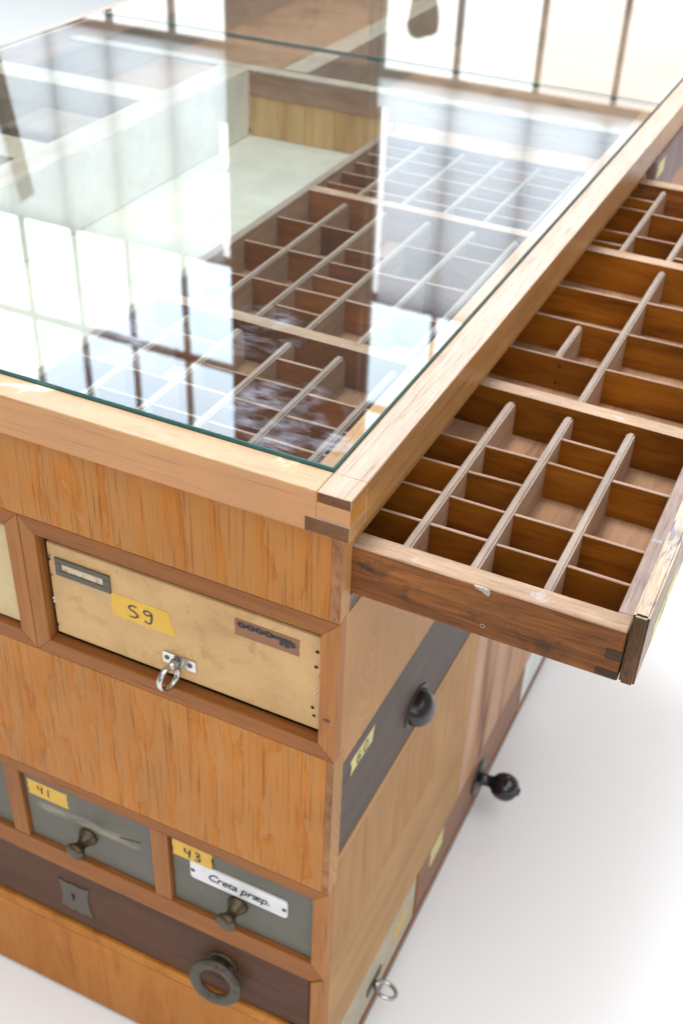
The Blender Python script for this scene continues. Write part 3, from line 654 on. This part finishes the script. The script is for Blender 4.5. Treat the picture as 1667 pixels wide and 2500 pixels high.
bm = bmesh.new(); prism_into(bm, plate_pts(-.1682, -.1352, -.2384, -.2262, .0015), 0, .0014, FY); p("pull_plate", bm, CHROME)
bm = bmesh.new()
for u in (-.1640, -.1412): disc(bm, u, -.2322, .0026, .0017, FY)
p("plate_screw", bm, PEWTER)
bm = bmesh.new(); lathe_into(bm, [(0, 0), (.0040, 0), (.0036, .004), (.0026, .008), (0, .009)], (-.1545, .0040, -.2318), (0, -1, 0), 14); p("pull_boss", bm, CHROME, True)
bm = bmesh.new(); torus_into(bm, (-.1560, -.0050, -.2432), (.98, -.20, 0), .0112, .0020, .0030); p("ring", bm, CHROME, True)
nails = [(-.0215, -.1655, .0017), (-.0222, -.1820, .0017), (-.0245, -.2283, .0017), (-.0230, -.2370, .0016), (-.2800, -.1680, .0018), (-.2795, -.1855, .0013), (-.2806, -.2430, .0017), (-.2812, -.2238, .0009), (-.2790, -.1640, .0012)]
for u, v, rd in nails:
    bm = bmesh.new(); disc(bm, u, v, rd, .0004, FY); p("nail", bm, IRON if rd < .0015 else DARK)
for u, v in ((-.0208, -.1905), (-.0225, -.2108), (-.2815, -.2130), (-.2812, -.2165)):
    bm = bmesh.new(); lathe_into(bm, [(.0015, 0), (.0012, .0006), (0, .0009)], (u, .0075, v), (0, -1, 0), 10); p("nail", bm, CHROME, True)
# neighbour at the left edge of the picture
p = drawer("drawer", -.5860, -.3195, .0052, -.2560, -.1450, CREAMB, "cream board drawer cut by the left edge, level with drawer 59", .16)
bm = bmesh.new(); prism_into(bm, [(-.586, -.2440), (-.3195, -.2440), (-.3195, -.2452), (-.586, -.2452)], 0, .0003, FY); p("crease", bm, IRON)
p = drawer("drawer", -.8880, -.6210, .0052, -.2560, -.1450, CREAMB, None, .16)
# lower row of small painted drawers
GY = front(.0055)
def small(x1, label, GREEN=GREEN):
    return drawer("drawer", x1 - .1590, x1 - .0003, .0055, -.5742, -.4718, GREEN, label, .10)
def knob(p, x, z):
    bm = bmesh.new(); lathe_into(bm, knob_prof(1.0), (x, .0056, z), (0, -1, 0)); p("knob", bm, BRONZE, True)
p = small(-.1968, "grey green drawer with tape 41 and a worn pale streak", GREEN41)
knob(p, -.2790, -.5360)
bm = bmesh.new(); prism_into(bm, ragged(-.3505, -.3005, -.5058, -.4832, .0010, skew=-.0006), 0, .0003, GY); p("tape", bm, TAPE)
bm = bmesh.new()
for i, c in enumerate("41"):
    for st in GL[c]: stroke_into(bm, [(-.3385 + (i * 1.1 + a) * .0088, -.4995 + b * .0115) for a, b in st], .0016, .0006, GY)
p("number", bm, INK)
bm = bmesh.new(); prism_into(bm, [(-.2385, -.5130), (-.2140, -.5085), (-.2122, -.5103), (-.2365, -.5155)], 0, .0003, GY); p("rust_mark", bm, paint("rust", (.10, .055, .02), .8))
p = small(-.0162, "grey green drawer with tape 43 and a white enamel name plate")
knob(p, -.1000, -.5385)
bm = bmesh.new(); prism_into(bm, plate_pts(-.1535, -.0440, -.5252, -.4985, .0045), 0, .0016, GY)
bmesh.ops.bevel(bm, geom=[e for e in bm.edges if all(v.co.y < .0041 for v in e.verts)], offset=.0007, segments=2, affect='EDGES'); p("name_plate", bm, ENAMEL)
bm = bmesh.new()
for u in (-.1500, -.0475): disc(bm, u, -.5122, .0026, .0019, GY)
p("plate_screw", bm, IRON)
fc_ = bpy.data.curves.new("lettering", 'FONT'); fc_.body = "Creta pr\u00e6p."; fc_.size = .0148; fc_.shear = .28; fc_.offset = .00022; fc_.space_character = .96; fc_.resolution_u = 3
to = bpy.data.objects.new("lettering_tmp", fc_); COL.objects.link(to); bpy.context.view_layer.update()
tme = bpy.data.meshes.new_from_object(to); bpy.data.objects.remove(to)
bm = bmesh.new(); bm.from_mesh(tme); bpy.data.meshes.remove(tme)
wid = max(v.co.x for v in bm.verts)
for v in bm.verts: v.co = Vector((-.1335 + v.co.x * (.0700 / wid), .0055 - .0021, -.5165 + v.co.y))
p("lettering", bm, INK)
bm = bmesh.new(); prism_into(bm, ragged(-.1722, -.1270, -.4985, -.4756, .0010), .0017, .0020, GY); p("tape", bm, TAPE)
bm = bmesh.new()
for i, c in enumerate("43"):
    for st in GL[c]: stroke_into(bm, [(-.1588 + (i * 1.1 + a) * .0098, -.4945 + b * .0125) for a, b in st], .0019, .0024, GY)
p("number", bm, INK)
p = small(-.3772, "grey green drawer cut by the left edge, left of drawer 41")
knob(p, -.4570, -.5360)
for k in (3, 4):
    p = small(-.0162 - k * .1804 - .0002, None); knob(p, -.0957 - k * .1804, -.5360)
# long dark drawer
p = drawer("drawer", -.92, -.0176, .0040, -.7060, -.6096, MAHOG, "long mahogany drawer with keyhole plate and large ring pull", .10)
MY = front(.0040)
E0 = [(-.3300, -.6330), (-.3200, -.6350), (-.3090, -.6335), (-.2985, -.6350), (-.2880, -.6310), (-.2908, -.6450), (-.2912, -.6580), (-.2890, -.6720), (-.2872, -.6830), (-.2960, -.6800), (-.3030, -.6835), (-.3100, -.6800), (-.3170, -.6835), (-.3240, -.6795), (-.3310, -.6820), (-.3275, -.6690), (-.3262, -.6580), (-.3270, -.6460)]
bm = bmesh.new(); prism_into(bm, E0[::-1], 0, .0016, MY); bmesh.ops.bevel(bm, geom=[e for e in bm.edges if all(v.co.y < .0025 for v in e.verts)], offset=.0006, segments=1, affect='EDGES'); p("keyhole_plate", bm, PEWTER)
bm = bmesh.new(); disc(bm, -.3110, -.6530, .0030, .0018, MY, 14); bm.faces.new([bm.verts.new(MY(u, v, .0019)) for u, v in ((-.3122, -.6545), (-.3128, -.6620), (-.3092, -.6620), (-.3098, -.6545))]); p("keyhole", bm, DARK)
bm = bmesh.new(); lathe_into(bm, [(0, 0), (.0165, 0), (.0172, .0012), (.0150, .0030), (.0120, .0024), (.0090, .0036), (0, .0042)], (-.1190, .0040, -.6500), (0, -1, 0), 36); p("pull_rosette", bm, BRONZE, True)
bm = bmesh.new(); lathe_into(bm, [(0, 0), (.0075, 0), (.0070, .010), (.0040, .0135), (0, .0142)], (-.1190, .0030, -.6450), (0, -1, 0), 18); p("pull_boss", bm, BRONZE, True)
bm = bmesh.new(); torus_into(bm, (-.1215, -.0100, -.6680), (.06, -.97, .16), .0238, .0072, .0042); p("ring", bm, IRON, True)

# ---------------------------------------------------------------- drawers of the right side
def sdrawer(name, y0, y1, x, z0, z1, mat, label, depth=.12, bev=.001):
    c = (x, (y0 + y1) / 2, z0)
    e = empty_part(name, c, label)
    def put(nm, bm, mt, smooth=False):
        o = link(nm, bm, mt, None, smooth, origin=(c[0], c[1], c[2] + Z0)); o.parent = e; o.location = (0, 0, 0); return o
    bm = bmesh.new(); box_into(bm, x - depth, x, y0, y1, z0, z1, bev); put("drawer_body", bm, mat); return put
p = sdrawer("drawer", .0200, .9000, -.0008, -.4198, -.2962, DARKD, "long dark drawer under the open type case with yellow tape", .012)
SX = side(-.0008)
bm = bmesh.new(); prism_into(bm, [(.0375, -.3125), (.0420, -.3116), (.0860, -.3126), (.0890, -.3116), (.0865, -.3222), (.0845, -.3300), (.0430, -.3296), (.0388, -.3312), (.0405, -.3220)], 0, .0003, SX); p("tape", bm, TAPE2)
bm = bmesh.new()
for i, c in enumerate("60"):
    for st in GL[c]: stroke_into(bm, [(.0490 + (i * 1.2 + a) * .0125, -.3275 + b * .0120) for a, b in st], .0014, .0006, SX)
p("number", bm, INK)
# cup pull: domed shell with a flange
bm = bmesh.new(); cy, cz = .1975, -.386; nu, nv = 18, 9; g = []
for i in range(nu + 1):
    t = math.pi * 2 * i / nu; row = []
    for k in range(nv + 1):
        a = math.pi / 2 * k / nv
        row.append(bm.verts.new((-.0004 + .0200 * math.sin(a) ** .8, cy + .0222 * math.cos(a) * math.cos(t), cz + .0188 * math.cos(a) * math.sin(t) - .0035 * math.sin(a))))
    g.append(row)
for i in range(nu):
    for k in range(nv): bm.faces.new((g[i][k], g[i + 1][k], g[i + 1][k + 1], g[i][k + 1]))
bmesh.ops.remove_doubles(bm, verts=bm.verts, dist=1e-5); bmesh.ops.recalc_face_normals(bm, faces=bm.faces)
p("cup_pull", bm, CUP, True)
bm = bmesh.new(); prism_into(bm, [(cy + .0285 * math.cos(a) * (1 if abs(math.cos(a)) > .6 else .9), cz + .0212 * math.sin(a)) for a in [2 * math.pi * k / 20 for k in range(20)]], 0, .0016, SX); p("pull_flange", bm, IRON)
for u, v in ((.318, -.309), (.336, -.3105)):
    bm = bmesh.new(); lathe_into(bm, [(.0035, 0), (.003, .0016), (0, .0024)], (-.0008, u, v), (1, 0, 0), 12); p("screw", bm, PEWTER, True)
# bottom row of the right side
p = sdrawer("drawer", .0206, .2733, -.0020, -.8378, -.7456, CREAMD, "low cream painted drawer with tape and small ring", .1)
SX2 = side(-.0020)
bm = bmesh.new(); prism_into(bm, ragged(.204, .246, -.806, -.776, .002), 0, .0003, SX2); p("tape", bm, TAPE3)
bm = bmesh.new(); prism_into(bm, [(.128, -.810), (.168, -.810), (.168, -.797), (.128, -.797)], 0, .0015, SX2); p("pull_plate", bm, PEWTER)
bm = bmesh.new(); lathe_into(bm, [(0, 0), (.004, 0), (.003, .008), (0, .009)], (-.001, .146, -.8035), (1, 0, 0), 12); p("pull_boss", bm, CHROME, True)
bm = bmesh.new(); torus_into(bm, (.0150, .146, -.8080), (.20, .40, .90), .0135, .0026, .0026); p("ring", bm, CHROME, True)
p = sdrawer("drawer", .2795, .6835, -.0012, -.8378, -.7456, BROWND, "low brown drawer with a shiny black ball knob", .1)
SX3 = side(-.0012)
bm = bmesh.new(); prism_into(bm, ragged(.318, .362, -.790, -.757, .002), 0, .0003, SX3); p("tape", bm, TAPE2)
bm = bmesh.new(); lathe_into(bm, [(0, 0), (.0270, 0), (.0280, .0015), (.0265, .0030), (.0200, .0042), (.0125, .0065), (.0092, .0110), (.0082, .0180), (.0095, .0225), (.0150, .0262), (.0188, .0330), (.0200, .0410), (.0185, .0490), (.0140, .0555), (.0075, .0592), (.0062, .0600), (.0052, .0625), (0, .0632)], (-.0012, .5030, -.8035), (1, 0, 0), 36)
p("knob", bm, BLACK, True)
p = sdrawer("drawer", .6940, .8990, -.0015, -.8378, -.7100, WHITED, "low white painted drawer farthest back on the right side", .1)
